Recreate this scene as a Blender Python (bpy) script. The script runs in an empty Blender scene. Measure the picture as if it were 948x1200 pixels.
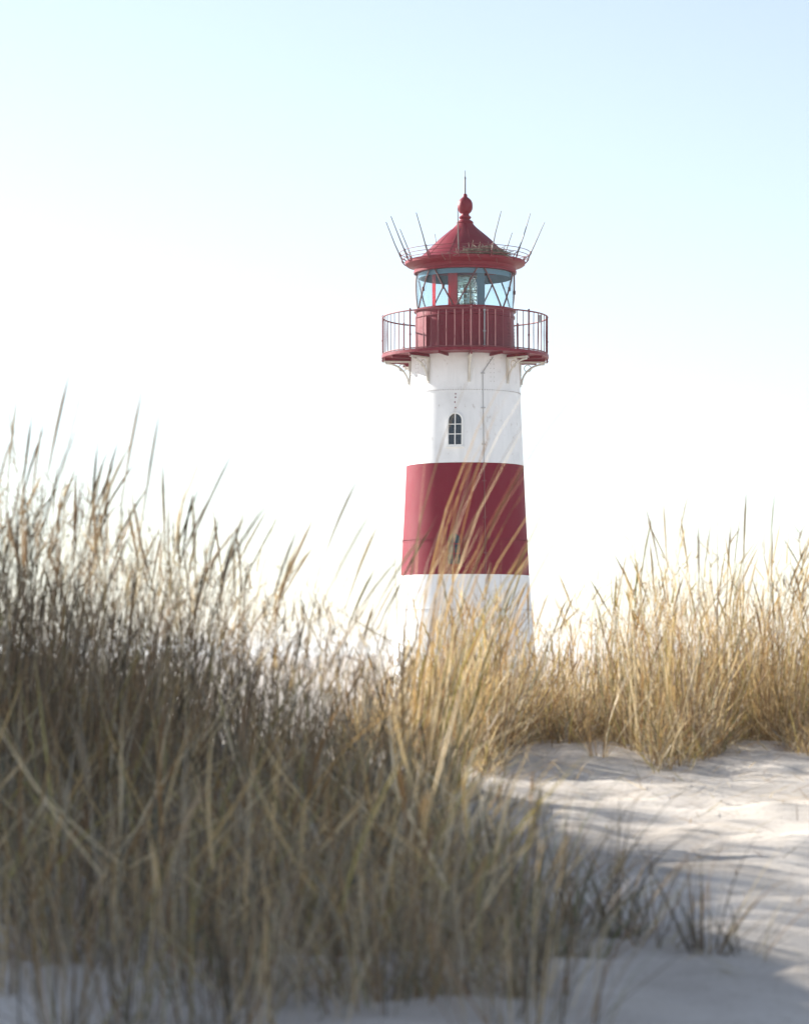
import bpy, bmesh, math, random
import numpy as np
from mathutils import Vector, Matrix
from mathutils import noise as mnoise

R = math.radians
random.seed(11)
rng = np.random.default_rng(7)
C = bpy.context.scene.collection
F, U0, V0, CZ = 3200.0, 474.0, 765.0, 4.0      # focal length in photo pixels, horizon, camera height
D = 3200/45.0                                     # metres to the lighthouse

# ------------------------------------------------------------------ tagging
def tag(o, label=None, cat=None, group=None, kind=None):
    for k, v in (('label', label), ('category', cat), ('group', group), ('kind', kind)):
        if v: o[k] = v
    return o

def link(name, me, mat=None, parent=None, smooth=False):
    o = bpy.data.objects.new(name, me); C.objects.link(o)
    if mat is not None:
        for m in (mat if isinstance(mat, (list, tuple)) else [mat]): me.materials.append(m)
    if smooth:
        me.polygons.foreach_set('use_smooth', [True] * len(me.polygons))
    if parent: o.parent = parent
    return o

def obj(name, bm, mat, parent=None, smooth=False, auto=None):
    me = bpy.data.meshes.new(name)
    bmesh.ops.recalc_face_normals(bm, faces=bm.faces)
    if auto is not None:
        for e in bm.edges:
            if len(e.link_faces) == 2 and e.calc_face_angle(0) > R(auto): e.smooth = False
        smooth = True
    bm.to_mesh(me); bm.free()
    return link(name, me, mat, parent, smooth)

# ------------------------------------------------------------------ materials
def mat(name):
    m = bpy.data.materials.new(name); m.use_nodes = True
    nt = m.node_tree; nt.nodes.clear()
    return m, nt, nt.nodes, nt.links

def paint(name, col, dirt, rough=.45, streak=.5, bump=.15, scale=3.0, spec=.5, rust=0.0):
    m, nt, N, L = mat(name)
    out = N.new('ShaderNodeOutputMaterial'); p = N.new('ShaderNodeBsdfPrincipled')
    tc = N.new('ShaderNodeTexCoord'); mp = N.new('ShaderNodeMapping')
    mp.inputs['Scale'].default_value = (scale*3, scale*3, scale*.22)
    n1 = N.new('ShaderNodeTexNoise'); n1.inputs['Scale'].default_value = 1.0; n1.inputs['Detail'].default_value = 7; n1.inputs['Roughness'].default_value = .65
    r1 = N.new('ShaderNodeMapRange'); r1.inputs[1].default_value = .45; r1.inputs[2].default_value = .8; r1.inputs[3].default_value = 0; r1.inputs[4].default_value = streak
    n2 = N.new('ShaderNodeTexNoise'); n2.inputs['Scale'].default_value = scale; n2.inputs['Detail'].default_value = 8; n2.inputs['Roughness'].default_value = .6
    r2 = N.new('ShaderNodeMapRange'); r2.inputs[1].default_value = .42; r2.inputs[2].default_value = .75; r2.inputs[3].default_value = 0; r2.inputs[4].default_value = streak*.8
    L.new(tc.outputs['Object'], mp.inputs['Vector']); L.new(mp.outputs[0], n1.inputs['Vector']); L.new(tc.outputs['Object'], n2.inputs['Vector'])
    L.new(n1.outputs['Fac'], r1.inputs[0]); L.new(n2.outputs['Fac'], r2.inputs[0])
    ad = N.new('ShaderNodeMath'); ad.operation = 'MAXIMUM'; L.new(r1.outputs[0], ad.inputs[0]); L.new(r2.outputs[0], ad.inputs[1])
    mx = N.new('ShaderNodeMix'); mx.data_type = 'RGBA'; mx.inputs[6].default_value = (*col, 1); mx.inputs[7].default_value = (*dirt, 1)
    L.new(ad.outputs[0], mx.inputs[0])
    last = mx.outputs[2]
    if rust > 0:
        n3 = N.new('ShaderNodeTexNoise'); n3.inputs['Scale'].default_value = scale*4; n3.inputs['Detail'].default_value = 9
        r3 = N.new('ShaderNodeMapRange'); r3.inputs[1].default_value = .66; r3.inputs[2].default_value = .72; r3.inputs[4].default_value = rust
        L.new(tc.outputs['Object'], n3.inputs['Vector']); L.new(n3.outputs['Fac'], r3.inputs[0])
        m3 = N.new('ShaderNodeMix'); m3.data_type = 'RGBA'; m3.inputs[7].default_value = (.17, .07, .03, 1)
        L.new(last, m3.inputs[6]); L.new(r3.outputs[0], m3.inputs[0]); last = m3.outputs[2]
    L.new(last, p.inputs['Base Color'])
    rr = N.new('ShaderNodeMapRange'); rr.inputs[3].default_value = rough-.1; rr.inputs[4].default_value = rough+.25
    L.new(n2.outputs['Fac'], rr.inputs[0]); L.new(rr.outputs[0], p.inputs['Roughness'])
    p.inputs['Specular IOR Level'].default_value = spec
    bp = N.new('ShaderNodeBump'); bp.inputs['Strength'].default_value = bump; bp.inputs['Distance'].default_value = .02
    L.new(n2.outputs['Fac'], bp.inputs['Height']); L.new(bp.outputs[0], p.inputs['Normal'])
    L.new(p.outputs[0], out.inputs[0])
    return m

M = {}
M['white'] = paint('white_tower_paint', (.79, .80, .81), (.42, .43, .43), .5, .42, .12, 1.6, .25, .25)
M['red'] = paint('crimson_tower_paint', (.165, .003, .018), (.21, .014, .032), .55, .4, .12, 1.8, .12, .35)
M['red_drum'] = paint('crimson_drum_paint', (.15, .002, .015), (.24, .03, .048), .34, .55, .1, 2.2, .22, .4)
M['roof'] = paint('crimson_roof_paint', (.17, .006, .018), (.24, .03, .045), .42, .6, .15, 2.5, .22, .4)
M['iron'] = paint('dark_red_ironwork', (.16, .02, .035), (.22, .09, .07), .5, .7, .2, 8, .4, .9)
M['strut'] = paint('brown_red_strut_paint', (.10, .035, .04), (.20, .11, .10), .5, .6, .1, 8, .4, .8)
M['bracket'] = paint('offwhite_bracket_paint', (.60, .58, .53), (.36, .33, .29), .55, .7, .2, 6, .35, .8)
M['rod'] = paint('dark_galvanised_rod', (.10, .09, .09), (.18, .14, .12), .5, .6, .1, 10, .5, .5)
M['conduit'] = paint('grey_conduit', (.42, .43, .44), (.25, .24, .23), .5, .6, .1, 8, .4, .5)
M['frame'] = paint('window_frame_paint', (.82, .82, .80), (.6, .6, .58), .5, .4, .1, 5, .35, .2)
M['curtain'] = paint('blue_grey_curtain', (.10, .19, .25), (.16, .26, .32), .8, .5, .1, 6, .2)
M['brass'] = paint('lens_brass', (.30, .22, .10), (.12, .09, .06), .4, .6, .1, 6, .6)
M['inner'] = paint('lantern_inner_paint', (.30, .36, .38), (.2, .24, .26), .6, .5, .1, 4, .3)

M['rivet_w'] = paint('weathered_rivets', (.38, .36, .35), (.2, .13, .10), .6, .8, .1, 6, .2, .6)
M['rivet_r'] = paint('dark_red_rivets', (.09, .006, .014), (.14, .05, .04), .5, .6, .1, 6, .2, .5)
def simple_glass():
    m, nt, N, L = mat('lantern_glass')
    out = N.new('ShaderNodeOutputMaterial'); t = N.new('ShaderNodeBsdfTransparent'); g = N.new('ShaderNodeBsdfGlossy')
    t.inputs[0].default_value = (.90, .95, .965, 1); g.inputs['Roughness'].default_value = .03
    lw = N.new('ShaderNodeLayerWeight'); lw.inputs[0].default_value = .5; pw = N.new('ShaderNodeMath'); pw.operation = 'POWER'; pw.inputs[1].default_value = 5; L.new(lw.outputs['Facing'], pw.inputs[0]); fr = N.new('ShaderNodeMath'); fr.operation = 'MULTIPLY_ADD'; fr.inputs[1].default_value = .5; fr.inputs[2].default_value = .03; L.new(pw.outputs[0], fr.inputs[0])
    mx = N.new('ShaderNodeMixShader'); L.new(fr.outputs[0], mx.inputs[0]); L.new(t.outputs[0], mx.inputs[1]); L.new(g.outputs[0], mx.inputs[2]); L.new(mx.outputs[0], out.inputs[0])
    return m
M['glass'] = simple_glass()
def thin_colour(name, c, fac=.6):
    m, nt, N, L = mat(name)
    out = N.new('ShaderNodeOutputMaterial'); t = N.new('ShaderNodeBsdfTransparent'); t.inputs[0].default_value = (*c, 1)
    g = N.new('ShaderNodeBsdfPrincipled'); g.inputs['Base Color'].default_value = (*c, 1); g.inputs['Roughness'].default_value = .2
    mx = N.new('ShaderNodeMixShader'); mx.inputs[0].default_value = fac; L.new(t.outputs[0], mx.inputs[1]); L.new(g.outputs[0], mx.inputs[2]); L.new(mx.outputs[0], out.inputs[0])
    return m
M['redglass'] = thin_colour('red_sector_glass', (.85, .03, .05), .35)
def solid_glass():
    m, nt, N, L = mat('fresnel_lens_glass')
    out = N.new('ShaderNodeOutputMaterial'); p = N.new('ShaderNodeBsdfPrincipled')
    p.inputs['Base Color'].default_value = (.85, .95, .93, 1); p.inputs['Roughness'].default_value = .03; p.inputs['IOR'].default_value = 1.5
    p.inputs['Transmission Weight'].default_value = 1
    L.new(p.outputs[0], out.inputs[0]); return m
M['lens'] = solid_glass()
def dark_glass():
    m, nt, N, L = mat('dark_window_glass')
    out = N.new('ShaderNodeOutputMaterial'); p = N.new('ShaderNodeBsdfPrincipled')
    p.inputs['Base Color'].default_value = (.008, .02, .035, 1); p.inputs['Roughness'].default_value = .12; p.inputs['Specular IOR Level'].default_value = .5
    L.new(p.outputs[0], out.inputs[0]); return m
M['dark'] = dark_glass()

def grass_mat():
    m, nt, N, L = mat('marram_blade')
    out = N.new('ShaderNodeOutputMaterial'); at = N.new('ShaderNodeAttribute'); at.attribute_name = 'tint'
    d = N.new('ShaderNodeBsdfPrincipled'); d.inputs['Roughness'].default_value = .55; d.inputs['Specular IOR Level'].default_value = .35
    t = N.new('ShaderNodeBsdfTranslucent'); mx = N.new('ShaderNodeMixShader'); mx.inputs[0].default_value = .36
    gm = N.new('ShaderNodeMix'); gm.data_type = 'RGBA'; gm.blend_type = 'MULTIPLY'; gm.inputs[0].default_value = 1; gm.inputs[7].default_value = (1.1, 1.0, .8, 1)
    L.new(at.outputs['Color'], d.inputs['Base Color']); L.new(at.outputs['Color'], gm.inputs[6]); L.new(gm.outputs[2], t.inputs[0])
    L.new(d.outputs[0], mx.inputs[1]); L.new(t.outputs[0], mx.inputs[2]); L.new(mx.outputs[0], out.inputs[0])
    return m
M['grass'] = grass_mat()

def sand_mat():
    m, nt, N, L = mat('pale_dune_sand')
    out = N.new('ShaderNodeOutputMaterial'); p = N.new('ShaderNodeBsdfPrincipled'); p.inputs['Roughness'].default_value = .95; p.inputs['Specular IOR Level'].default_value = .15
    tc = N.new('ShaderNodeTexCoord')
    n1 = N.new('ShaderNodeTexNoise'); n1.inputs['Scale'].default_value = .9; n1.inputs['Detail'].default_value = 9; n1.inputs['Roughness'].default_value = .65
    cr = N.new('ShaderNodeValToRGB'); e = cr.color_ramp.elements
    e[0].position = .35; e[0].color = (.43, .385, .335, 1); e[1].position = .65; e[1].color = (.62, .57, .51, 1)
    n2 = N.new('ShaderNodeTexNoise'); n2.inputs['Scale'].default_value = 55; n2.inputs['Detail'].default_value = 6
    r2 = N.new('ShaderNodeMapRange'); r2.inputs[1].default_value = .57; r2.inputs[2].default_value = .68; r2.inputs[4].default_value = .55
    mx = N.new('ShaderNodeMix'); mx.data_type = 'RGBA'; mx.inputs[7].default_value = (.26, .21, .15, 1)
    mp = N.new('ShaderNodeMapping'); mp.inputs['Rotation'].default_value = (0, 0, .5); mp.inputs['Scale'].default_value = (2.2, 9, 4)
    n3 = N.new('ShaderNodeTexNoise'); n3.inputs['Scale'].default_value = 1.6; n3.inputs['Detail'].default_value = 5
    L.new(tc.outputs['Object'], n1.inputs[0]); L.new(tc.outputs['Object'], n2.inputs[0]); L.new(tc.outputs['Object'], mp.inputs[0]); L.new(mp.outputs[0], n3.inputs[0])
    L.new(n1.outputs['Fac'], cr.inputs[0]); L.new(cr.outputs[0], mx.inputs[6]); L.new(n2.outputs['Fac'], r2.inputs[0]); L.new(r2.outputs[0], mx.inputs[0])
    L.new(mx.outputs[2], p.inputs['Base Color'])
    b1 = N.new('ShaderNodeBump'); b1.inputs['Strength'].default_value = .4; b1.inputs['Distance'].default_value = .03
    b2 = N.new('ShaderNodeBump'); b2.inputs['Strength'].default_value = .35; b2.inputs['Distance'].default_value = .006
    L.new(n3.outputs['Fac'], b1.inputs['Height']); L.new(n2.outputs['Fac'], b2.inputs['Height']); L.new(b1.outputs[0], b2.inputs['Normal']); L.new(b2.outputs[0], p.inputs['Normal'])
    L.new(p.outputs[0], out.inputs[0]); return m
M['sand'] = sand_mat()

# ------------------------------------------------------------------ terrain
def sstep(a, b, x):
    t = np.clip((x-a)/(b-a), 0, 1); return t*t*(3-2*t)
_ph = rng.uniform(0, 6.28, 40); _an = rng.uniform(0, 3.14, 40)
def waves(x, y, f, n, o):
    s = 0
    for i in range(n):
        a = _an[o+i]; s = s + np.sin((x*np.cos(a)+y*np.sin(a))*f*(1+.37*i)+_ph[o+i])/(1+.5*i)
    return s
def terrain(x, y):
    x = np.asarray(x, float); y = np.asarray(y, float)
    z = -.82 + 0*x
    z = z + .31*np.exp(-((y-15.6-.25*np.sin(x*1.1))/2.4)**2)
    z = z + .52*np.exp(-((x+1.9)/1.15)**2-((y-11.3)/1.9)**2)
    z = z + .12*np.exp(-((x+.45)/.35)**2-((y-12.2)/.9)**2)
    z = z + 1.98*sstep(-1.95, -3.8, x)*sstep(5.0, 7.5, y)*(1-sstep(15.6, 18.2, y))*(1+.17*(1-sstep(12.5, 15.0, y)))  # steep dune outside the left edge, added to shade the foreground sand
    z = z + .016*waves(x, y, 2.3, 6, 0)*np.exp(-((y-9)/8)**2) + .009*waves(x, y, 7.5, 6, 8)*np.exp(-((y-9)/8)**2)
    far = -3.13 + .10*waves(x, y, .11, 6, 16) + .04*waves(x, y, .5, 5, 24)
    k = sstep(17.2, 36.0, y); k2 = sstep(9, 30, np.abs(x))
    k = np.maximum(k, k2)
    flat = np.exp(-(((x-1.58)**2+(y-D)**2)/60))
    far = far*(1-flat)-3.13*flat
    return z*(1-k)+far*k + CZ

def axis(lo, hi, step, far, g=1.09):
    c = list(np.arange(lo, hi+1e-6, step)); s = step
    a = [c[0]]; 
    while a[-1] > -far: s *= g; a.append(a[-1]-s)
    s = step; b = [c[-1]]
    while b[-1] < far: s *= g; b.append(b[-1]+s)
    return np.array(a[:0:-1]+c+b[1:])
xs = axis(-3.6, 3.2, .035, 4000); ys = axis(5.0, 18, .045, 5000)
ys = ys[ys > -200]
X, Y = np.meshgrid(xs, ys); Z = terrain(X, Y)
# trampled and wind-scoured surface: small hollows
near = (np.abs(X) < 3.4) & (Y > 5) & (Y < 18)
for _ in range(420):
    cx, cy = rng.uniform(-3, 3), rng.uniform(6, 17); r = rng.uniform(.05, .16); d = rng.uniform(-.04, .022)
    sel = near & (np.abs(X-cx) < .6) & (np.abs(Y-cy) < .6)
    Z[sel] += d*np.exp(-((X[sel]-cx)**2+((Y[sel]-cy)*.8)**2)/r**2)
nx, ny = len(xs), len(ys)
co = np.stack([X, Y, Z], -1).reshape(-1, 3)
i = np.arange(nx*ny).reshape(ny, nx)
q = np.stack([i[:-1, :-1], i[:-1, 1:], i[1:, 1:], i[1:, :-1]], -1).reshape(-1, 4)
def mesh_np(name, co, faces):
    me = bpy.data.meshes.new(name); n = faces.shape[1]
    me.vertices.add(len(co)); me.vertices.foreach_set('co', np.ascontiguousarray(co, dtype=np.float32).ravel())
    me.loops.add(faces.size); me.loops.foreach_set('vertex_index', faces.astype(np.int32).ravel())
    me.polygons.add(len(faces)); me.polygons.foreach_set('loop_start', np.arange(0, faces.size, n, dtype=np.int32))
    me.polygons.foreach_set('loop_total', np.full(len(faces), n, dtype=np.int32))
    me.update(calc_edges=True); return me
g = link('dune_sand', mesh_np('dune_sand', co, q), M['sand'], smooth=True)
tag(g, 'pale dune sand around the grass, sunlit behind and shaded in front', None, None, 'structure')

def ground_hit(u, v):
    yy = np.linspace(4, 40, 3600); xx = (u-U0)/F*yy; zz = CZ+(V0-v)/F*yy
    h = terrain(xx, yy) - zz; k = np.argmax(h > 0)
    return xx[k], yy[k]

# ------------------------------------------------------------------ grass
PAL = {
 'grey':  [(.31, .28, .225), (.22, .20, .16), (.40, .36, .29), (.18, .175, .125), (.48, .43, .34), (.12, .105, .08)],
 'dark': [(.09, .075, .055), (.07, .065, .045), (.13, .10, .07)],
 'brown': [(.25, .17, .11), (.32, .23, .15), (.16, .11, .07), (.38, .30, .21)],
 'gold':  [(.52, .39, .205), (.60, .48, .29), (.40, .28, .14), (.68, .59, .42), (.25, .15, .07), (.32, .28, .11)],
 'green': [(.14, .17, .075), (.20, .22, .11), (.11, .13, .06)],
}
def pick(pals, w, n):
    out = np.zeros((n, 3)); w = np.array(w)/sum(w); ch = rng.choice(len(pals), n, p=w)
    for k, nm in enumerate(pals):
        s = ch == k; c = np.array(PAL[nm]); out[s] = c[rng.integers(0, len(c), s.sum())]
    return out*rng.uniform(.8, 1.2, (n, 1))
class Grass:
    def __init__(s): s.v = []; s.f = []; s.c = []; s.n = 0
    def blades(s, bx, by, bz, az, lean, curv, length, width, col, wind=.35, seg=6, kink=.0, prof='leaf'):
        n = len(bx); t = np.linspace(0, 1, seg+1)
        th = lean[:, None]+curv[:, None]*t[None]**1.4
        if kink > 0:
            kk = (rng.random(n) < kink); pos = rng.uniform(.35, .8, n); am = rng.uniform(.5, 1.7, n)
            th = th+np.where(kk[:, None] & (t[None] > pos[:, None]), am[:, None], 0)
        wv = wind*t[None]**1.3*np.ones((n, 1))
        dx = np.sin(th)*np.cos(az)[:, None]+wv; dy = np.sin(th)*np.sin(az)[:, None]-.12*wv; dz = np.cos(th)
        nr = np.sqrt(dx**2+dy**2+dz**2); ds = (length/seg)[:, None]
        px = bx[:, None]+np.concatenate([np.zeros((n, 1)), np.cumsum(dx/nr*ds, 1)[:, :-1]], 1)
        py = by[:, None]+np.concatenate([np.zeros((n, 1)), np.cumsum(dy/nr*ds, 1)[:, :-1]], 1)
        pz = bz[:, None]+np.concatenate([np.zeros((n, 1)), np.cumsum(dz/nr*ds, 1)[:, :-1]], 1)
        if prof == 'leaf': w = np.minimum(1, (1-t)*1.6+.08)
        else: w = prof(t)
        w = w[None]*width[:, None]*.5
        ta = rng.uniform(0, math.pi, n)[:, None]+rng.uniform(-.6, .6, n)[:, None]*t[None]*2
        wx, wy = np.cos(ta), np.sin(ta)
        P = np.stack([px, py, pz], -1); W = np.stack([wx*w, wy*w, 0*w], -1)
        vv = np.stack([P-W, P+W], 2).reshape(-1, 3)
        b = (np.arange(n)*(seg+1)*2)[:, None]+(np.arange(seg)*2)[None]
        ff = np.stack([b, b+1, b+3, b+2], -1).reshape(-1, 4)+s.n
        s.v.append(vv); s.f.append(ff); s.n += len(vv)
        s.c.append(np.repeat(col, (seg+1)*2, 0))
        return P
    def tuft(s, x, y, n, h, spread=.07, lean=.35, pals=('grey', 'brown'), w=(1, 1), wind=.35, width=(.0025, .006), kink=.12, heads=.0, leanbias=(0, 0), curv=(.1, .9)):
        a = rng.uniform(0, 2*math.pi, n); r = spread*np.sqrt(rng.random(n))
        bx = x+r*np.cos(a); by = y+r*np.sin(a); bz = terrain(bx, by)-.02
        az = a+rng.normal(0, .5, n); ln = np.abs(rng.normal(0, lean, n))
        L = h*rng.beta(2.6, 2, n)*1.25
        s.blades(bx, by, bz, az, ln, rng.uniform(*curv, n), L, rng.uniform(*width, n), pick(pals, w, n), wind=wind, kink=kink)
        m = int(n*heads)
        if m:
            a = rng.uniform(0, 2*math.pi, m); r = spread*np.sqrt(rng.random(m))
            bx = x+r*np.cos(a); by = y+r*np.sin(a); bz = terrain(bx, by)-.02
            L = h*rng.uniform(.85, 1.15, m); az = a; ln = np.abs(rng.normal(0, lean*.6, m))
            hp = lambda t: np.where(t < .78, .32, np.where(t < .83, .8, np.where(t < .95, 1.3, .15)))
            wd = rng.uniform(.006, .010, m)
            for q in range(3):
                s.blades(bx, by, bz, az, ln, np.full(m, .25), L, wd, pick(pals, w, m)*1.1, wind=wind*.8, seg=14, prof=hp)
    def build(s, name, parent=None):
        co = np.concatenate(s.v); f = np.concatenate(s.f); c = np.concatenate(s.c)
        me = mesh_np(name, co, f)
        at = me.attributes.new('tint', 'FLOAT_COLOR', 'POINT')
        at.data.foreach_set('color', np.concatenate([c, np.ones((len(c), 1))], 1).astype(np.float32).ravel())
        return link(name, me, M['grass'], parent, smooth=True)

# near stand on the left mound: sparse tall stems over a lower dense mat
G = Grass()
def lim(y): return 640-38*(y-7.8)
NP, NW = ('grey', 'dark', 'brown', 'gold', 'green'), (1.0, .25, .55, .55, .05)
cnt = 0
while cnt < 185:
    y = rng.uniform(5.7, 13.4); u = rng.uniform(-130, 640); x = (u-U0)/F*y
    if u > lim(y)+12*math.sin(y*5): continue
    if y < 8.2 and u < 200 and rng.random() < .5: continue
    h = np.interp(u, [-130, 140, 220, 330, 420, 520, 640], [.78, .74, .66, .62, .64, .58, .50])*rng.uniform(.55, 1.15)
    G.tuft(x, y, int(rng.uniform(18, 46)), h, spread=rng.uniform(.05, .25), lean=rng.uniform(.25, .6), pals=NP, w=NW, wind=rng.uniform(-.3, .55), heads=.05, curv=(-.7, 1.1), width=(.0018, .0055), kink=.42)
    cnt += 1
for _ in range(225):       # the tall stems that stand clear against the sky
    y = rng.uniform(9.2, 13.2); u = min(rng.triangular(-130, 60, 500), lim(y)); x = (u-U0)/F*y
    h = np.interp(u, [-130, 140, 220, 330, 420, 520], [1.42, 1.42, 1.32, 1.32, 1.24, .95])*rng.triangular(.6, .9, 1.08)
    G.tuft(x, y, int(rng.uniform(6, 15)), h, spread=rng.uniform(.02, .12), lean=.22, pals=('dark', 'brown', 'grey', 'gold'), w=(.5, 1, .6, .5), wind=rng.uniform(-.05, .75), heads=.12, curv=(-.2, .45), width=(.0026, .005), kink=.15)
for _ in range(60):  # grass on the added shading dune, mostly out of view
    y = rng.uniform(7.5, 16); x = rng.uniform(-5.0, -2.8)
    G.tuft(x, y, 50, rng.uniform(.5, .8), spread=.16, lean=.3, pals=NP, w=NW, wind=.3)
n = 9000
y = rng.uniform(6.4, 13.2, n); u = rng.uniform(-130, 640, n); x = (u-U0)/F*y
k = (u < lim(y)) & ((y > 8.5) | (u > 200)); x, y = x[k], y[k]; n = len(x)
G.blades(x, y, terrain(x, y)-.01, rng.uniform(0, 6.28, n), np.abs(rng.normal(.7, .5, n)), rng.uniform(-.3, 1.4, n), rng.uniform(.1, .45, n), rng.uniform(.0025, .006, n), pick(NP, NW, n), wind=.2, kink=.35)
# broad bleached dead blades lying across the others
n = 1300
y = rng.uniform(6.6, 12.4, n); u = rng.uniform(-130, 600, n); x = (u-U0)/F*y; k = (u < lim(y)); x, y = x[k], y[k]; n = len(x)
G.blades(x, y, terrain(x, y)+rng.uniform(0, .3, n), rng.uniform(0, 6.28, n), np.abs(rng.normal(.75, .35, n)), rng.uniform(-.4, .8, n), rng.uniform(.25, .6, n), rng.uniform(.006, .011, n), pick(('gold', 'grey'), (1, .4), n)*1.1, wind=.25, kink=.3)
# brown leaf flecks and dead sheaths caught up in the stems
n = 5200
y = rng.uniform(9.2, 13.0, n); u = rng.uniform(-130, 480, n); x = (u-U0)/F*y
hz = rng.beta(1.8, 1.8, n)*np.interp(u, [-130, 200, 480], [1.2, 1.08, .8])
G.blades(x, y, terrain(x, y)+hz, rng.uniform(0, 6.28, n), rng.uniform(0, 1.3, n), rng.uniform(-.5, 1.6, n), rng.uniform(.04, .17, n), rng.uniform(.003, .008, n), pick(('brown', 'dark', 'gold', 'grey'), (1, .4, .5, .4), n), wind=.25, seg=3)
o = G.build('dune_grass')
tag(o, 'dense grey-brown dune grass, blurred, on the shaded mound at front left', 'dune grass', None, 'stuff')

# golden stand on the ridge behind the sand
G = Grass(); cnt = 0
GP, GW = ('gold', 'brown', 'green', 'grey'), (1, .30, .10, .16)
def gfront(u): return 14.7+.9*sstep(560, 640, u)+.28*np.sin(u/33.)+.2*np.sin(u/14.+1)-.75*np.exp(-((u-800)/45)**2)-.35*sstep(900, 960, u)
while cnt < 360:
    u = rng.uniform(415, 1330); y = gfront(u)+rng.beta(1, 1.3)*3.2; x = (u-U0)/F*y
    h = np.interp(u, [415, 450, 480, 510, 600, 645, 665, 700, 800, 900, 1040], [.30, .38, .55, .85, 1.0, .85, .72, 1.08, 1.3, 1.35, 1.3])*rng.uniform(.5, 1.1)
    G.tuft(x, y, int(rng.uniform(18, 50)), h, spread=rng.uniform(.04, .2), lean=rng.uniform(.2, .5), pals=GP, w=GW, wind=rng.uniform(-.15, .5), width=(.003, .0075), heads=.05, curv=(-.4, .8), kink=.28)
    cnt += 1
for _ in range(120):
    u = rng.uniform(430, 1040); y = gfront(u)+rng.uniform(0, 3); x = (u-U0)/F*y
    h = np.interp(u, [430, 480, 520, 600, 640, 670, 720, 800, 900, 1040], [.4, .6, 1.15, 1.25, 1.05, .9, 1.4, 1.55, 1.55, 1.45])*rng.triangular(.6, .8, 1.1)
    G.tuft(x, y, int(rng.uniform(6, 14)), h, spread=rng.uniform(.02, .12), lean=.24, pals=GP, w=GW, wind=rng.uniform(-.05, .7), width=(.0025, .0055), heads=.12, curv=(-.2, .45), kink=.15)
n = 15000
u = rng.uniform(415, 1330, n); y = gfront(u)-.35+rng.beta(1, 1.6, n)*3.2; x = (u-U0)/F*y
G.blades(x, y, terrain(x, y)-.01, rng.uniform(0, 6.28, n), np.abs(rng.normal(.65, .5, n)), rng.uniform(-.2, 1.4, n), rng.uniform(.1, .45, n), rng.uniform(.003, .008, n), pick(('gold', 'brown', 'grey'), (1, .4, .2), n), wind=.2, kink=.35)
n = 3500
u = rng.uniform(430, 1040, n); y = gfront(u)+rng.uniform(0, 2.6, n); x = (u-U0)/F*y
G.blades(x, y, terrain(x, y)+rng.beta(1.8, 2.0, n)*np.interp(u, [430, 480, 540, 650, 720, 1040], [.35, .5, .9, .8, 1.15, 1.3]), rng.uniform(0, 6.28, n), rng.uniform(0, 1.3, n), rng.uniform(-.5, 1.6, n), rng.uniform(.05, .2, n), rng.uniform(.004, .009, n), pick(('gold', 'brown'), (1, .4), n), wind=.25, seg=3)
o = G.build('dune_grass')
tag(o, 'sunlit golden dune grass on the ridge behind the bright sand', 'dune grass', None, 'stuff')

# fallen stems on the open sand
G = Grass(); n = 3200
y = rng.uniform(7.0, 15.6, n); u = rng.uniform(520, 1000, n); k = rng.random(n) < np.interp(y, [7, 12, 13.5, 15], [.07, .12, .5, 1]); y, u = y[k], u[k]; n = len(y)
x = (u-U0)/F*y
G.blades(x, y, terrain(x, y)+.012, rng.uniform(0, 6.28, n), rng.uniform(1.2, 1.58, n), rng.uniform(-.05, .1, n), rng.uniform(.05, .35, n), rng.uniform(.003, .007, n), pick(('gold', 'brown', 'grey'), (1, .6, .4), n), wind=0)
o = G.build('grass_litter')
tag(o, 'dry broken grass stems lying scattered on the open sand', 'grass litter', None, 'stuff')

# tufts one can tell apart
def tussock(u, v, label, **kw):
    x, y = ground_hit(u, v); G = Grass()
    for (dx, dy, n, h, k2) in kw.pop('sub'):
        a = dict(kw); a.update(k2); G.tuft(x+dx, y+dy, n, h, **a)
    o = G.build('grass_tussock')
    z = float(terrain(x, y)); o.data.transform(Matrix.Translation((-x, -y, -z))); o.location = (x, y, z)
    tag(o, label, 'grass tussock', 'separate grass tussocks'); return o
tussock(527, 930, 'dark forked grass tussock in front of the lower white tower section', pals=('grey', 'brown', 'green'), w=(1, .4, .3), spread=.045,
        sub=[(0, 0, 60, .86, dict(lean=.1, wind=.12, curv=(0, .3))), (-.01, 0, 34, .98, dict(lean=.22, wind=-.25, curv=(0, .3))), (.02, 0, 40, .98, dict(lean=.22, wind=.4, curv=(0, .3)))])
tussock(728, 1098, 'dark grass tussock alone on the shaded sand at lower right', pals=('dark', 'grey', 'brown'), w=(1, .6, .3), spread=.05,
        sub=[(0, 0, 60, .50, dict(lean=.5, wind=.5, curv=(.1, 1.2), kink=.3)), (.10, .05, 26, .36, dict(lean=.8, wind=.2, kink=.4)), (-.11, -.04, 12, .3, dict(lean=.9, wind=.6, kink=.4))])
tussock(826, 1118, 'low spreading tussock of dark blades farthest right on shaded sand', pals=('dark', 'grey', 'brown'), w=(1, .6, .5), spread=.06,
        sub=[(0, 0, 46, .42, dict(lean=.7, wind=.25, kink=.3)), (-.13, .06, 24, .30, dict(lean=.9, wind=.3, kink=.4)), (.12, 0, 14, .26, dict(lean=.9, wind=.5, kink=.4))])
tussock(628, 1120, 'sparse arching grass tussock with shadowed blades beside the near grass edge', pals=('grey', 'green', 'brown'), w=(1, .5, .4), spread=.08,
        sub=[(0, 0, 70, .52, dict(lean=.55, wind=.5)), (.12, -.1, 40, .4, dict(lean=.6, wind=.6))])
tussock(700, 888, 'thin straw-coloured tussock standing out in front of the golden grass', pals=('gold', 'brown'), w=(1, .5), spread=.05,
        sub=[(0, 0, 30, .62, dict(lean=.4, wind=.25))])
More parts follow.
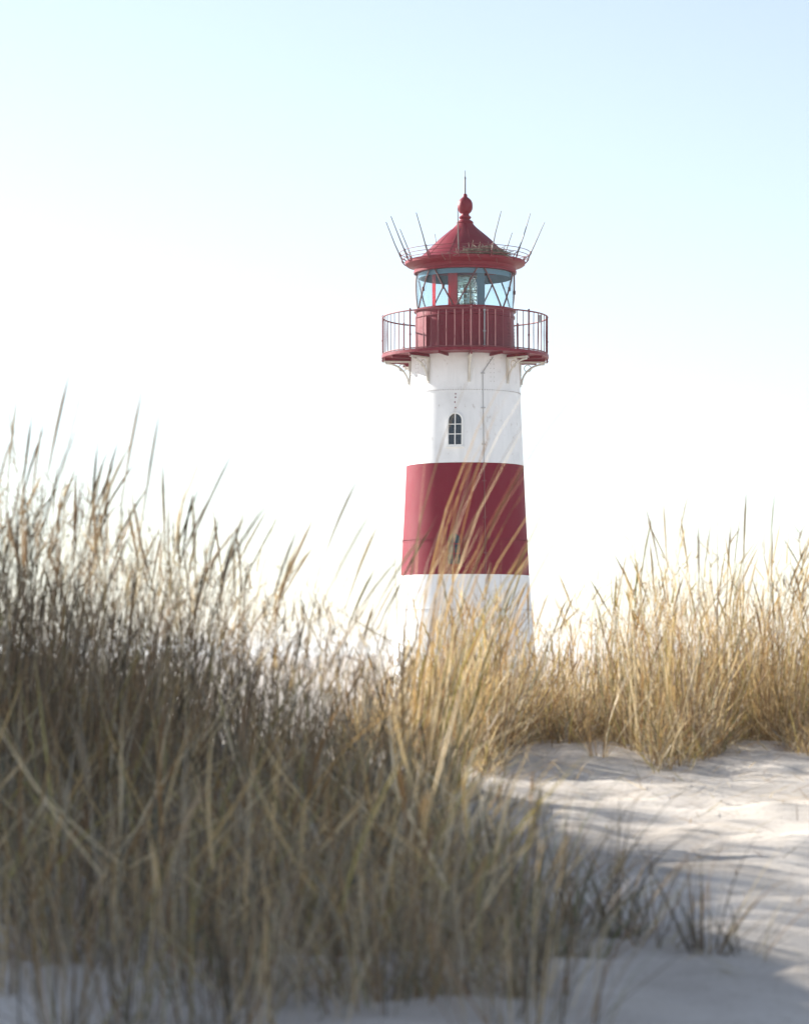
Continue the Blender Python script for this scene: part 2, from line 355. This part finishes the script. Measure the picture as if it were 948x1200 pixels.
tussock(800, 882, 'leaning golden tussock on the sunlit sand near the right side', pals=('gold', 'brown'), w=(1, .5), spread=.07,
        sub=[(0, 0, 60, .95, dict(lean=.3, wind=.45))])
tussock(505, 985, 'tall pale tussock whose long blades cross the red tower band', pals=('gold',), w=(1,), spread=.12, width=(.006, .013),
        sub=[(0, 0, 20, 1.75, dict(lean=.10, wind=.35, curv=(.1, .4))), (-.02, 0, 32, 1.8, dict(lean=.08, wind=.72, curv=(.0, .25))), (.0, .1, 26, 1.8, dict(lean=.08, wind=.9, curv=(.0, .2)))])
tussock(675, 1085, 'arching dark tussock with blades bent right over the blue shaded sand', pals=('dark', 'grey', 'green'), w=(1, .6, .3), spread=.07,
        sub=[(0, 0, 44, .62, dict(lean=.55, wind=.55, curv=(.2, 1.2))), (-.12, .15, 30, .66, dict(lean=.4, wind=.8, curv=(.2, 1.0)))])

# ------------------------------------------------------------------ lighthouse
S = 45.0
def zl(v): return (905.5-v)/S
def P(phi, r, z): return Vector((r*math.sin(phi), -r*math.cos(phi), z))
def lathe(bm, prof, seg=96, a0=0, a1=2*math.pi, closed=True):
    full = abs(a1-a0-2*math.pi) < 1e-6; n = seg if full else seg+1
    rings = [[bm.verts.new(P(a0+(a1-a0)*k/seg, max(r, 1e-4), z)) for k in range(n)] for r, z in prof]
    m = len(prof)
    for i in range(m if closed and m > 2 else m-1):
        A, B = rings[i], rings[(i+1) % m]
        for k in range(seg):
            k2 = (k+1) % n
            bm.faces.new((A[k], A[k2], B[k2], B[k]))
    if not full and closed:
        bm.faces.new([r[0] for r in rings]); bm.faces.new([r[-1] for r in rings])
def tube(bm, pts, r, seg=8, cap=True):
    pts = [Vector(p) for p in pts]; rings = []
    rs = r if isinstance(r, (list, tuple)) else [r]*len(pts)
    prev = None
    for i, p in enumerate(pts):
        d = (pts[min(i+1, len(pts)-1)]-pts[max(i-1, 0)]).normalized()
        a = prev if prev is not None else (Vector((0, 0, 1)) if abs(d.z) < .9 else Vector((1, 0, 0)))
        x = (a-d*a.dot(d)).normalized(); prev = x; y = d.cross(x)
        rings.append([bm.verts.new(p+(x*math.cos(2*math.pi*k/seg)+y*math.sin(2*math.pi*k/seg))*rs[i]) for k in range(seg)])
    for A, B in zip(rings, rings[1:]):
        for k in range(seg): bm.faces.new((A[k], A[(k+1) % seg], B[(k+1) % seg], B[k]))
    if cap: bm.faces.new(rings[0]); bm.faces.new(rings[-1])
def ringtube(bm, R_, z, r, seg=128, s2=8):
    lathe(bm, [(R_+r*math.cos(2*math.pi*k/s2), z+r*math.sin(2*math.pi*k/s2)) for k in range(s2)], seg)
def boxl(bm, phi, r0, r1, s0, s1, z0, z1):
    o = Vector((math.sin(phi), -math.cos(phi), 0)); t = Vector((math.cos(phi), math.sin(phi), 0)); v = []
    for r in (r0, r1):
        for s in (s0, s1):
            for z in (z0, z1): v.append(bm.verts.new(o*r+t*s+Vector((0, 0, z))))
    for f in ((0, 1, 3, 2), (4, 6, 7, 5), (0, 4, 5, 1), (2, 3, 7, 6), (0, 2, 6, 4), (1, 5, 7, 3)): bm.faces.new([v[i] for i in f])
PV = [300, 418, 430, 480, 545, 600, 672, 740, 800, 850, 906]
PR = [61.5, 63.0, 63.5, 65.5, 68.5, 71, 75, 80, 86, 92, 100]
def rt(z):
    v = 905.5-z*S
    return float(np.interp(v, PV, PR))/S
def rivet(bm, phi, z, r=None, s=.017):
    r = rt(z) if r is None else r
    c = P(phi, r, z); n = Vector((math.sin(phi), -math.cos(phi), 0)); t = Vector((math.cos(phi), math.sin(phi), 0)); u = Vector((0, 0, 1))
    a = [bm.verts.new(c-n*.004+(t*math.cos(k*math.pi/3)+u*math.sin(k*math.pi/3))*s) for k in range(6)]
    b = [bm.verts.new(c+n*s*.75+(t*math.cos(k*math.pi/3)+u*math.sin(k*math.pi/3))*s*.5) for k in range(6)]
    for k in range(6): bm.faces.new((a[k], a[(k+1) % 6], b[(k+1) % 6], b[k])).material_index = 1
    bm.faces.new(b).material_index = 1

LH = bpy.data.objects.new('lighthouse', None); C.objects.link(LH)
LH.location = ((545-U0)/S, D, CZ-3.13-.0)
tag(LH, 'white and crimson banded round lighthouse standing behind the dunes', 'lighthouse')

def section(z0, z1, m, label, seams=(), vseams=(), joints=()):
    bm = bmesh.new(); n = max(2, int((z1-z0)/.12)); zs = [z0+(z1-z0)*k/n for k in range(n+1)]
    prof = [(rt(z), z) for z in zs]+[(rt(z)-.05, z) for z in reversed(zs)]
    lathe(bm, prof, 144)
    for z in seams:      # overlapping plate joint: thin collar with a row of rivets either side
        lathe(bm, [(rt(z)-.01, z-.05), (rt(z-.045)+.005, z-.045), (rt(z+.045)+.005, z+.045), (rt(z)-.01, z+.05)], 144)
        for k in range(132): rivet(bm, 2*math.pi*k/132, z, rt(z)+.005)
    for ph, za, zb in vseams:
        n = int((zb-za)/.10)
        for k in range(n+1):
            for dd in (-.035, .035): rivet(bm, R(ph)+dd, za+(zb-za)*k/max(n, 1), None, .013)
    for ph, za, zb in joints:
        m2 = 8
        for j in range(m2):
            a, b = za+(zb-za)*j/m2, za+(zb-za)*(j+1)/m2
            boxl(bm, R(ph), min(rt(a), rt(b))-.02, max(rt(a), rt(b))+.004, -.006, .006, a+.001, b-.001)
    o = obj('tower_section', bm, [m, M['rivet_w'] if m is M['white'] else M['rivet_r']], LH, auto=40); tag(o, label); return o
section(zl(546), zl(415), M['white'], 'white upper tower section with an arched window', seams=[zl(462)], vseams=[(28, zl(452), zl(422)), (-150, zl(540), zl(425)), (-62, zl(540), zl(425))], joints=[])
section(zl(674.5), zl(546)-.002, M['red'], 'crimson middle tower section', seams=[zl(634)], vseams=[(11, zl(630), zl(550)), (60, zl(630), zl(550)), (-58, zl(670), zl(640)), (34, zl(670), zl(640))])
section(zl(906), zl(674.5)-.002, M['white'], 'white flared lowest tower section behind the grass', seams=[zl(715), zl(800)], vseams=[(12, zl(795), zl(720))])

def arch_pts(w, h, n=10):
    pts = [(-w, 0), (w, 0)]
    pts += [(w*math.cos(math.pi*k/n), h-w+w*math.sin(math.pi*k/n)) for k in range(n+1)]
    return pts
def window(phi, v0, v1, wpx, panes=3):
    z0 = zl(v1); h = (v1-v0)/S; w = wpx/S/2; bm0 = bmesh.new()
    def W(s, t, n):
        z = z0+t; return P(phi, rt(z)+n, z)+Vector((math.cos(phi), math.sin(phi), 0))*s
    def prism(bm, pts, n0, n1):
        a = [bm.verts.new(W(s, t, n0)) for s, t in pts]; b = [bm.verts.new(W(s, t, n1)) for s, t in pts]
        bm.faces.new(a); bm.faces.new(b)
        for k in range(len(pts)): bm.faces.new((a[k], a[(k+1) % len(pts)], b[(k+1) % len(pts)], b[k]))
    def ringp(bm, o_, i_, n0, n1):
        k_ = len(o_)
        vs = [[bm.verts.new(W(s, t, n)) for s, t in pp] for pp, n in ((o_, n0), (o_, n1), (i_, n1), (i_, n0))]
        for a, b in zip(vs, vs[1:]+vs[:1]):
            for k in range(k_): bm.faces.new((a[k], a[(k+1) % k_], b[(k+1) % k_], b[k]))
    def grown(e):
        return [(s*(w+e)/w, t) if t > 1e-6 or True else 0 for s, t in [(-w, -e), (w, -e)]]+[((w+e)*math.cos(math.pi*k/10), h-w+(w+e)*math.sin(math.pi*k/10)) for k in range(11)]
    bm = bm0; ringp(bm, grown(.035), arch_pts(w, h), -.02, .05)
    fr = obj('window', bm, M['frame'] if wpx > 14.7 else M['red'], LH, auto=35); tag(fr, 'arched window with six dark panes' if wpx > 14.7 else 'lower dark window in the red band, behind grass tips')
    bm = bmesh.new(); prism(bm, [(s*.99, t) for s, t in arch_pts(w, h)], -.01, .018); obj('glass', bm, M['dark'], fr)
    bm = bmesh.new(); b = .013
    prism(bm, [(-b, .0), (b, .0), (b, h), (-b, h)], .015, .040)
    for t in (h*.34, h*.66):
        prism(bm, [(-w, t-b*.8), (-b-.001, t-b*.8), (-b-.001, t+b*.8), (-w, t+b*.8)], .015, .038); prism(bm, [(b+.001, t-b*.8), (w, t-b*.8), (w, t+b*.8), (b+.001, t+b*.8)], .015, .038)
    obj('glazing_bars', bm, M['frame'] if wpx > 14.7 else M['red'], fr)
    bm = bmesh.new(); prism(bm, [(-w-.07, -.075), (w+.07, -.075), (w+.07, -.038), (-w-.07, -.038)], -.03, .06); obj('sill', bm, M['frame'] if wpx > 14.7 else M['red'], fr)
window(R(-11), 490, 525.5, 15)
window(R(-11), 628, 663, 14.5)
for v, d in ((467, 0), (471, 0), (476.5, -.01), (483, .0)):
    bm = bmesh.new(); rivet(bm, R(-11)+d, zl(v), None, .022); obj('bolt', bm, [M['iron'], M['iron']], LH)

# gallery
RG, ZF = 97/S, zl(417.5)
bm = bmesh.new(); lathe(bm, [(1.2, ZF-.03), (1.6, ZF-.05), (RG-.05, ZF-.05), (RG, ZF-.06), (RG+.02, ZF-.055), (RG+.02, ZF+.022), (RG-.03, ZF+.03), (1.2, ZF+.03)], 128)
for k in range(16): boxl(bm, R(3+22.5*k), 1.42, RG-.06, -.02, .02, ZF-.12, ZF-.052)
gal = obj('gallery', bm, M['red_drum'], LH, auto=30)
bm = bmesh.new(); zt = ZF+1.01
ringtube(bm, RG-.01, zt, .020); ringtube(bm, RG-.01, ZF+.05, .016)
for k in range(64):
    if k % 8 == 0: continue
    a = R(3+360*k/64); da = random.uniform(-.004, .004)
    tube(bm, [P(a, RG-.01, ZF+.05), P(a+da, RG-.01+random.uniform(-.01, .01), ZF+.5), P(a, RG-.01, zt)], .0105, 6)
rail = obj('railing', bm, M['iron'], gal, auto=50)
for k in range(8):
    a = R(3+45*k); bm = bmesh.new()
    tube(bm, [P(a, RG-.01, ZF-.12), P(a, RG-.01, zt+.03)], .022, 8)
    tube(bm, [P(a, RG-.01, zt+.03), P(a, RG-.01, zt+.06)], [.03, .012], 8); tube(bm, [P(a, RG-.01, ZF+.38), P(a, RG-.01, ZF+.42)], .03, 8)
    tube(bm, [P(a, RG-.01, ZF-.16), P(a, RG-.01, ZF-.10)], [.015, .035], 8)
    obj('railing_post', bm, M['iron'], gal, auto=40)
for k in range(8):
    a = R(3+45*k); bm = bmesh.new(); zb = ZF-.79
    boxl(bm, a, rt(zb)-.03, rt(ZF-.4)+.05, -.035, .035, zb, ZF-.125)
    boxl(bm, a, rt(ZF-.15)+.052, RG-.02, -.03, .03, ZF-.165, ZF-.122)
    r0 = rt(zb)+.045; pts = []
    for j in range(13):
        th = j/12*math.pi/2
        pts.append(P(a, r0+(RG-.08-r0)*(1-math.cos(th)), zb+.06+(ZF-.19-zb-.06)*math.sin(th)))
    tube(bm, pts, .026, 8)
    pts = [P(a, r0+.16+.09*math.cos(t*math.pi/8), ZF-.30+.09*math.sin(t*math.pi/8)) for t in range(17)]
    tube(bm, pts, .012, 6)
    obj('bracket', bm, M['bracket'], LH, auto=45)

# lantern room: parapet drum, glazing, struts, optic
z0, z1 = ZF+.031, zl(365)
bm = bmesh.new()
lathe(bm, [(58.5/S, z0), (57.2/S, z1-.20), (58.6/S, z1-.19), (58.6/S, z1-.14), (57.3/S, z1-.13), (57.2/S, z1-.03), (59.8/S, z1-.02), (60/S, z1+.03), (57/S, z1+.04), (52/S, z1+.04), (52/S, z0)], 128)
for k in range(12):
    for j in range(9):
        for dd in (-.03, .03): rivet(bm, R(30+30*k)+dd, z0+.08+j*.085, 58/S, .013)
drum = obj('parapet_drum', bm, [M['red_drum'], M['rivet_r']], LH, auto=30)
zt_ = zl(319)
for k in range(2):
    bm = bmesh.new(); a = R(-34+160*k)
    boxl(bm, a, 1.27, 1.30, -.02, .02, z0+.1, z1-.22); obj('batten', bm, M['iron'], drum)
bm = bmesh.new(); lathe(bm, [(56.3/S, z1+.041), (56.3/S, zt_), (55.9/S, zt_), (55.9/S, z1+.041)], 96)
obj('lantern_glass', bm, M['glass'], LH, auto=30)
for k in range(6):
    at_, ab = 17+60*k, -13+60*k
    for (b0, t0) in ((ab+2.2, at_-3.4), (ab+60-2.2, at_+3.4)):
        bm = bmesh.new(); n = 8; rr = 57.6/S
        tube(bm, [P(R(b0+(t0-b0)*j/n), rr, z1+.035+(zt_-z1-.03)*j/n) for j in range(n+1)], .021, 8)
        jm = .5; c = P(R(b0+(t0-b0)*jm), rr+.005, z1+(zt_-z1)*jm)
        if k in (1, 5) : tube(bm, [c+Vector((0, 0, -.05)), c+Vector((0, 0, .05))], .034, 8)
        obj('glazing_strut', bm, M['strut'], LH, auto=40)
bm = bmesh.new()
lathe(bm, [(.0002, z1-.6), (.30, z1-.6), (.30, z1+.02), (.24, z1+.06), (.0002, z1+.06)], 32)
ped = obj('lens_pedestal', bm, M['inner'], LH, auto=30)
zc = (z1+.08+zt_-.12)/2; H = (zt_-.12-z1-.08)/2
bm = bmesh.new(); prof = []; K = 11
for i_ in range(K):
    a = -1+2*i_/K; b = a+2/K
    rr = .30*math.sqrt(max(.12, 1-.55*((a+b)/2)**2))
    if i_ == K//2: prof += [(rr, zc+H*a), (rr+.05, zc), (rr, zc+H*b)]
    else:
        lo, hi = (rr, rr+.055) if a+b > 0 else (rr+.055, rr)
        prof += [(hi, zc+H*a+.002), (lo, zc+H*b-.012), (lo-.005, zc+H*b-.001)] if a+b > 0 else [(lo-.06, zc+H*a+.001), (lo-.055, zc+H*a+.012), (lo, zc+H*b-.002)]
inn = [(.17, zc+H*.98), (.17, zc-H*.98)]
lathe(bm, prof+inn, 24)
lens = obj('fresnel_lens', bm, M['lens'], LH)
bm = bmesh.new()
for k in range(6): boxl(bm, R(20+60*k), .33, .375, -.012, .012, zc-H, zc+H)
ringtube(bm, .33, zc+H, .018, 48); ringtube(bm, .33, zc-H, .018, 48)
obj('lens_frame', bm, M['brass'], lens, auto=40)
bm = bmesh.new(); tube(bm, [(0, 0, zc-.25), (0, 0, zc-.1), (0, 0, zc+.05), (0, 0, zc+.1)], [.03, .06, .06, .02], 12); obj('lamp', bm, M['brass'], lens, auto=40)
def panel(name, a0, a1, r, zz0, zz1, m, label=None, fold=0):
    bm = bmesh.new(); n = 20; t = .008
    a = [[bm.verts.new(P(R(a0+(a1-a0)*k/n), r+s*t+fold*math.sin(k*2.1), z)) for k in range(n+1)] for s in (-1, 1) for z in (zz0, zz1)]
    for A, B in ((a[0], a[1]), (a[1], a[3]), (a[3], a[2]), (a[2], a[0])):
        for k in range(n): bm.faces.new((A[k], A[k+1], B[k+1], B[k]))
    bm.faces.new((a[0][0], a[1][0], a[3][0], a[2][0])); bm.faces.new((a[0][-1], a[2][-1], a[3][-1], a[1][-1]))
    o = obj(name, bm, m, LH, auto=30)
    if label: tag(o, label)
panel('sector_screen', -32, -15, .85, z1+.03, zt_-.05, M['redglass'], 'red glass sector screen')
panel('sector_screen', -64, -55, .95, z1+.03, zt_-.05, M['redglass'], 'red glass sector screen')
panel('curtain', 17, 29, .98, z1+.03, zt_-.02, M['curtain'], None, .015)
panel('curtain', 152, 160, 1.15, z1+.03, zt_-.02, M['curtain'], None, .015)
# inner crown ring that hangs under the roof
bm = bmesh.new(); lathe(bm, [(1.21, zt_-.16), (1.21, zt_+.1), (1.17, zt_+.1), (1.17, zt_-.16)], 64); obj('ventilator_ring', bm, M['curtain'], LH, auto=30)

# roof
E = zl(304)
cen = [(8.2, 260), (11, 263.5), (16, 268.5), (22, 273.5), (27, 277.5), (31.5, 281.5), (36.5, 286.5), (42, 292), (50, 299.5), (57, 304.5), (62, 307.5)]
bm = bmesh.new()
prof = [(.0002, zl(258)), (8/S, zl(258))]+[(r/S, zl(v)) for r, v in cen]
prof += [(66.5/S, zl(308.6)), (67.2/S, zl(306.5)), (69/S, zl(306)), (70.6/S, zl(307)), (70.2/S, zl(310)), (68/S, zl(311.5)), (62/S, zl(312.5)), (60.2/S, zl(313.5)), (59.4/S, zl(317.5)), (60.3/S, zl(318)), (60.1/S, zl(320.5)), (54/S, zl(320.5)), (52/S, zl(314)), (30/S, zl(300)), (.0002, zl(294))]
lathe(bm, prof, 128)
for k in range(12):      # standing seams of the roof plates
    a = R(8+30*k)
    for (r, v), (r2, v2) in zip(cen[2:], cen[3:]):
        A, B = P(a, r/S, zl(v)), P(a, r2/S, zl(v2)); tube(bm, [A, B], .008, 6)
roof = obj('roof', bm, M['roof'], LH, auto=28)
bm = bmesh.new(); px = [(0.01, 262), (9, 262), (10, 260.5), (9, 258.8), (6.5, 257.5), (5.5, 256.3), (7, 255), (7.2, 253.5), (5, 252), (4.6, 250), (7, 248), (8.7, 244.5), (9, 241), (8.7, 237.5), (7.4, 234.2), (5, 231.8), (2.6, 230), (2.6, 228.2), (2.2, 227), (.8, 226), (.01, 226)]
lathe(bm, [(max(.0002, r/S), zl(v)) for r, v in px], 40)
fin = obj('finial', bm, M['roof'], roof, auto=50)
bm = bmesh.new(); tube(bm, [(0, 0, zl(228)), (0, 0, zl(208)), (.0, 0, zl(207)), (0, 0, zl(199))], [.022, .019, .011, .009], 8); tube(bm, [(0, 0, zl(209)), (0, 0, zl(206.5))], .024, 8)
obj('lightning_rod', bm, M['rod'], roof, auto=40)
bm = bmesh.new()
for rr, v in ((73.5, 304.5), (75, 300.5), (76.3, 296)): ringtube(bm, rr/S, zl(v), .009, 128, 6)
rr_ = obj('roof_rail', bm, M['iron'], roof, auto=50)
for k in range(12):
    a = R(-7+30*k); bm = bmesh.new()
    pts = [P(a, 66/S, zl(308)), P(a, 71/S, zl(309)), P(a, 74/S, zl(305.5)), P(a, 75.5/S, zl(299)), P(a, 77.5/S, zl(295))]
    tube(bm, pts, .017, 6); tube(bm, [P(a, 68/S, zl(307)), P(a, 71.5/S, zl(302)), P(a, 75/S, zl(301))], .012, 6)
    obj('rail_stay', bm, M['iron'], roof, auto=50)
    if k == 4: continue
    bm = bmesh.new(); j = random.uniform(-1.5, 1.5)
    tube(bm, [P(a, 73/S, zl(306)), P(a+R(j)*.3, 83/S, zl(284)), P(a+R(j), (94+random.uniform(-1.5, 1.5))/S, zl(260+random.uniform(-2, 2)))], [.019, .015, .010], 6)
    tube(bm, [P(a, 76.4/S, zl(298.6)), P(a, 77.2/S, zl(297))], .024, 6)
    obj('rod', bm, M['rod'], roof, auto=50)

# conduit down the drum and the tower
bm = bmesh.new(); a = R(20.5)
tube(bm, [P(a, 60.2/S, z1-.02), P(a, 60/S, z0)], .018, 8)
for z in (z1-.1, z0+.12, z0+.5): tube(bm, [P(a, 60.2/S, z-.02), P(a, 60.2/S, z+.02)], .034, 8)
a2 = R(17)
obj('conduit', bm, M['conduit'], LH, auto=40)
bm = bmesh.new()
pts = [P(R(29), rt(zl(418))+.02, ZF-.14), P(a2, rt(zl(442))+.02, zl(442))]+[P(a2, rt(zl(v))+.02, zl(v)) for v in (450, 480, 510, 545.5)]
tube(bm, pts, .012, 8)
for v in (443, 483, 525): boxl(bm, a2, rt(zl(v))-.01, rt(zl(v))+.04, -.05, .05, zl(v)-.012, zl(v)+.012)
obj('conduit', bm, M['conduit'], LH, auto=40)
bm = bmesh.new(); tube(bm, [P(a2, rt(zl(v))+.02, zl(v)) for v in (545.6, 560, 600, 640, 674)], .012, 8)
for v in (567, 609, 650): boxl(bm, a2, rt(zl(v))-.01, rt(zl(v))+.04, -.05, .05, zl(v)-.012, zl(v)+.012)
tag(obj('conduit', bm, M['iron'], LH, auto=40), 'conduit painted over in crimson')
bm = bmesh.new(); boxl(bm, R(65), RG-.09, RG-.035, -.06, .06, zt-.22, zt-.03); obj('junction_box', bm, M['conduit'], gal)
bm = bmesh.new()      # door at the gallery side of the drum, on the left
boxl(bm, R(-62), 1.24, 1.315, -.30, .30, z0+.02, z1-.22); dr = obj('gallery_door', bm, M['red_drum'], LH)
bm = bmesh.new(); tube(bm, [P(R(-62), 1.32, z0+.4)+Vector((.1, .15, 0)), P(R(-62), 1.36, z0+.4)+Vector((.1, .15, 0))], .02, 6); obj('handle', bm, M['rod'], dr)

# nest on the edge of the roof
bm = bmesh.new(); rnd = random.Random(4)
for k in range(420):
    ph = R(rnd.triangular(-14, 50, 26)); rr = rnd.uniform(58, 68)/S
    hh = max(0, 1-((math.degrees(ph)-22)/34)**2)
    z = zl(307)+rnd.uniform(0, .2)*hh+.01
    c = P(ph, rr, z); d = Vector((rnd.gauss(0, 1), rnd.gauss(0, .7), rnd.gauss(0, .22))).normalized(); L_ = rnd.uniform(.06, .24)
    tube(bm, [c-d*L_, c+Vector((0, 0, rnd.uniform(-.01, .02))), c+d*L_], rnd.uniform(.005, .011), 4)
for k in range(6):
    ph = R(rnd.uniform(-20, 45)); c = P(ph, 70/S, zl(306)); tube(bm, [c, c+Vector((rnd.uniform(-.25, .1), -.06, rnd.uniform(-.05, .03))), c+Vector((rnd.uniform(-.3, .15), -.10, rnd.uniform(-.3, -.1)))], .005, 4)
nest = obj('bird_nest', bm, paint('nest_sticks', (.16, .12, .085), (.40, .36, .30), .8, .9, .2, 9, .2))
nest.location = LH.location
o_ = P(R(20), 63/S, zl(307)); nest.data.transform(Matrix.Translation(-o_)); nest.location = LH.location+o_
tag(nest, 'untidy bird nest of dry sticks on the lighthouse roof edge', 'bird nest')

# ------------------------------------------------------------------ light and sky
EL = R(23); AZ = R(-58)      # sun behind the scene on the left, clockwise from +Y
sd = Vector((math.sin(AZ)*math.cos(EL), math.cos(AZ)*math.cos(EL), math.sin(EL)))
sl = bpy.data.lights.new('sun', 'SUN'); sl.energy = 5.0; sl.angle = R(.5); sl.color = (1, .95, .87)
so = bpy.data.objects.new('sun', sl); C.objects.link(so); so.rotation_euler = sd.to_track_quat('Z', 'Y').to_euler(); so.location = (-20, 20, 30)
w = bpy.data.worlds.new('World'); bpy.context.scene.world = w; w.use_nodes = True
nt = w.node_tree; N = nt.nodes; L = nt.links; N.clear()
ou = N.new('ShaderNodeOutputWorld'); bg = N.new('ShaderNodeBackground'); sk = N.new('ShaderNodeTexSky')
sk.sky_type = 'NISHITA'; sk.sun_disc = False; sk.sun_elevation = EL; sk.sun_rotation = AZ; sk.air_density = 1.0; sk.dust_density = .15; sk.ozone_density = 1.6; sk.altitude = 0
hs = N.new('ShaderNodeHueSaturation'); hs.inputs['Saturation'].default_value = .6
tn = N.new('ShaderNodeMix'); tn.data_type = 'RGBA'; tn.blend_type = 'MULTIPLY'; tn.inputs[0].default_value = 1; tn.inputs[7].default_value = (.97, .985, 1.03, 1)
L.new(sk.outputs[0], hs.inputs['Color']); L.new(hs.outputs[0], tn.inputs[6]); L.new(tn.outputs[2], bg.inputs[0]); bg.inputs[1].default_value = .071; L.new(bg.outputs[0], ou.inputs[0])

# thin haze volume, added to brighten the far plain and blend the horizon
bm = bmesh.new(); bmesh.ops.create_cube(bm, size=1)
for v_ in bm.verts: v_.co = Vector((v_.co.x*9000, v_.co.y*11500+400, (v_.co.z+.5)*22-.6))
m_, nt_, N_, L_ = mat('added_haze'); o1 = N_.new('ShaderNodeOutputMaterial'); pv = N_.new('ShaderNodeVolumePrincipled')
pv.inputs['Color'].default_value = (.95, .97, 1, 1); pv.inputs['Density'].default_value = .00025; pv.inputs['Anisotropy'].default_value = .2
L_.new(pv.outputs[0], o1.inputs['Volume'])
hz_ = obj('haze', bm, m_); tag(hz_, 'thin haze added to bleach the plain behind the dunes', 'haze', None, 'stuff')
sc = bpy.context.scene
cam = bpy.data.cameras.new('camera'); co_ = bpy.data.objects.new('camera', cam); C.objects.link(co_); sc.camera = co_
co_.location = (0, 0, CZ); co_.rotation_euler = (R(90), 0, 0)
cam.sensor_fit = 'HORIZONTAL'; cam.sensor_width = 36; cam.lens = F/948*36
cam.shift_y = (V0-600)/948
cam.clip_end = 12000; cam.clip_start = .1
cam.dof.use_dof = True; cam.dof.focus_distance = D-1.4; cam.dof.aperture_fstop = 6.5
sc.view_settings.view_transform = 'Standard'; sc.view_settings.look = 'None'; sc.view_settings.gamma = 1; sc.view_settings.exposure = 1.5
sc.render.engine = 'CYCLES'; sc.cycles.max_bounces = 10; sc.cycles.transparent_max_bounces = 16; sc.cycles.use_denoising = True
